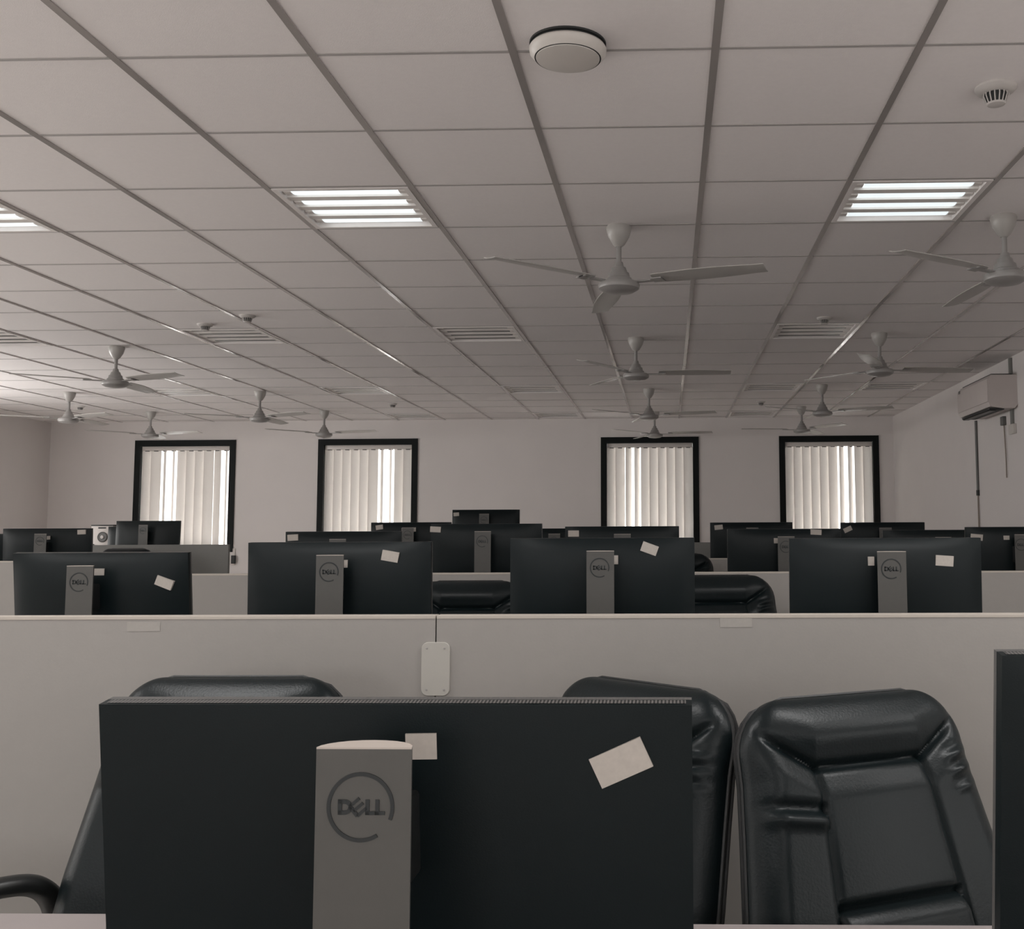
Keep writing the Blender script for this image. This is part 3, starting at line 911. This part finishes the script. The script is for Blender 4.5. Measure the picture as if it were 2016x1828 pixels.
# ---------------------------------------------------------------- right wall: air conditioner, conduits
yn, yf = 8.62, 9.52
zt_, zb_ = 2.62, 2.335
t = thing('air_conditioner', 'off-white air conditioner high on the right wall with a dark outlet below', 'air conditioner', (WALL_R, (yn+yf)/2, zb_))
L2 = (yf-yn)/2; D = .235; Hh = .275
bm = B()
sec = [(0, .03), (0, Hh), (-D*.9, Hh), (-D, Hh-.03), (-D, .05), (-D*.94, .015), (-D*.45, 0), (-D*.1, .0)]
e0 = [bm.verts.new((x, -L2, z)) for x, z in sec]; e1 = [bm.verts.new((x, L2, z)) for x, z in sec]
for s in range(len(sec)): bm.faces.new((e0[s], e0[(s+1) % len(sec)], e1[(s+1) % len(sec)], e1[s]))
bm.faces.new(e0); bm.faces.new(e1)
obj('housing', bm, 'acwhite', t, False)
obj('front_panel', box(B(), -D-.008, -D+.001, -L2+.006, L2-.006, .055, Hh-.035, .003), 'acwhite', t)
bm = B(); box(bm, -D*.93, -D*.42, -L2+.04, L2-.05, -.008, .006)
obj('air_outlet', bm, 'dark', t, False)
bm = B(); box(bm, -D*.90, -D*.70, -L2+.05, L2-.06, -.016, -.010)
obj('louver', bm, 'black', t, False)
bm = B(); box(bm, -D*.85, -.03, -L2+.03, L2-.03, Hh-.001, Hh+.012)
obj('top_intake', bm, 'dark', t, False)
bm = B(); box(bm, -D-.011, -D-.007, L2-.10, L2-.05, Hh-.055, Hh-.03)
obj('display', bm, 'conduit', t, False)
def wallpt(px, py):
    d = ray(px, py); return Vector((0, 0, EYE))+d*((WALL_R-.012)/d.x)
a = wallpt(1921, 832); b_ = wallpt(1923, 1090)
t = thing('conduit', 'thin dark vertical pipe running down the right wall below the air conditioner', 'pipe', (a.x, a.y, b_.z))
obj('pipe', tube(B(), [(0, 0, .55), (0, 0, a.z-b_.z+.02)], .0115, 10), 'conduit', t)
obj('lower_pipe', tube(B(), [(0, 0, -b_.z+.1), (0, 0, .56)], .007, 10), 'cord', t)
obj('coupling', tube(B(), [(0, 0, .535), (0, 0, .585)], .016, 12), 'dark', t)
a = wallpt(1976, 830); b_ = wallpt(1982, 940)
t = thing('power_cord', 'thin brown cord hanging from a small socket at the right edge', 'cord', (a.x, a.y, b_.z))
obj('cable', tube(B(), smoothpath([(0, 0, a.z-b_.z), (0, -.02, (a.z-b_.z)*.6), (0, -.03, (a.z-b_.z)*.3), (0, b_.y-a.y, 0)], 5), .005, 8), 'cord', t)
obj('socket', box(B(), -.02, .012, -.035, .035, a.z-b_.z-.03, a.z-b_.z+.045, .004), 'conduit', t)
a = wallpt(1989, 722); b_ = wallpt(1991, 838)
t = thing('wall_duct', 'grey vertical cable duct right of the air conditioner', 'duct', (WALL_R, a.y, b_.z))
obj('channel', box(B(), -.022, 0, -.022, .022, 0, CEIL-b_.z-.01, .002), 'greypanel', t)
obj('end_box', box(B(), -.03, 0, -.07, .05, -.07, .01, .003), 'cream', t)
# far wall: socket below the leftmost window
a = atY(452, 1079, WALL_Y); b_ = atY(463, 1112, WALL_Y)
t = thing('wall_socket', 'white wall socket with a dark switch, at the lower right of the leftmost window', 'socket', ((a.x+b_.x)/2, WALL_Y, b_.z))
hx = (b_.x-a.x)/2; hz_ = a.z-b_.z
obj('plate', box(B(), -hx, hx, -.014, 0, 0, hz_, .003), 'white', t)
obj('plug', box(B(), 0, hx+.012, -.045, -.013, .02, hz_*.58, .004), 'dark', t)
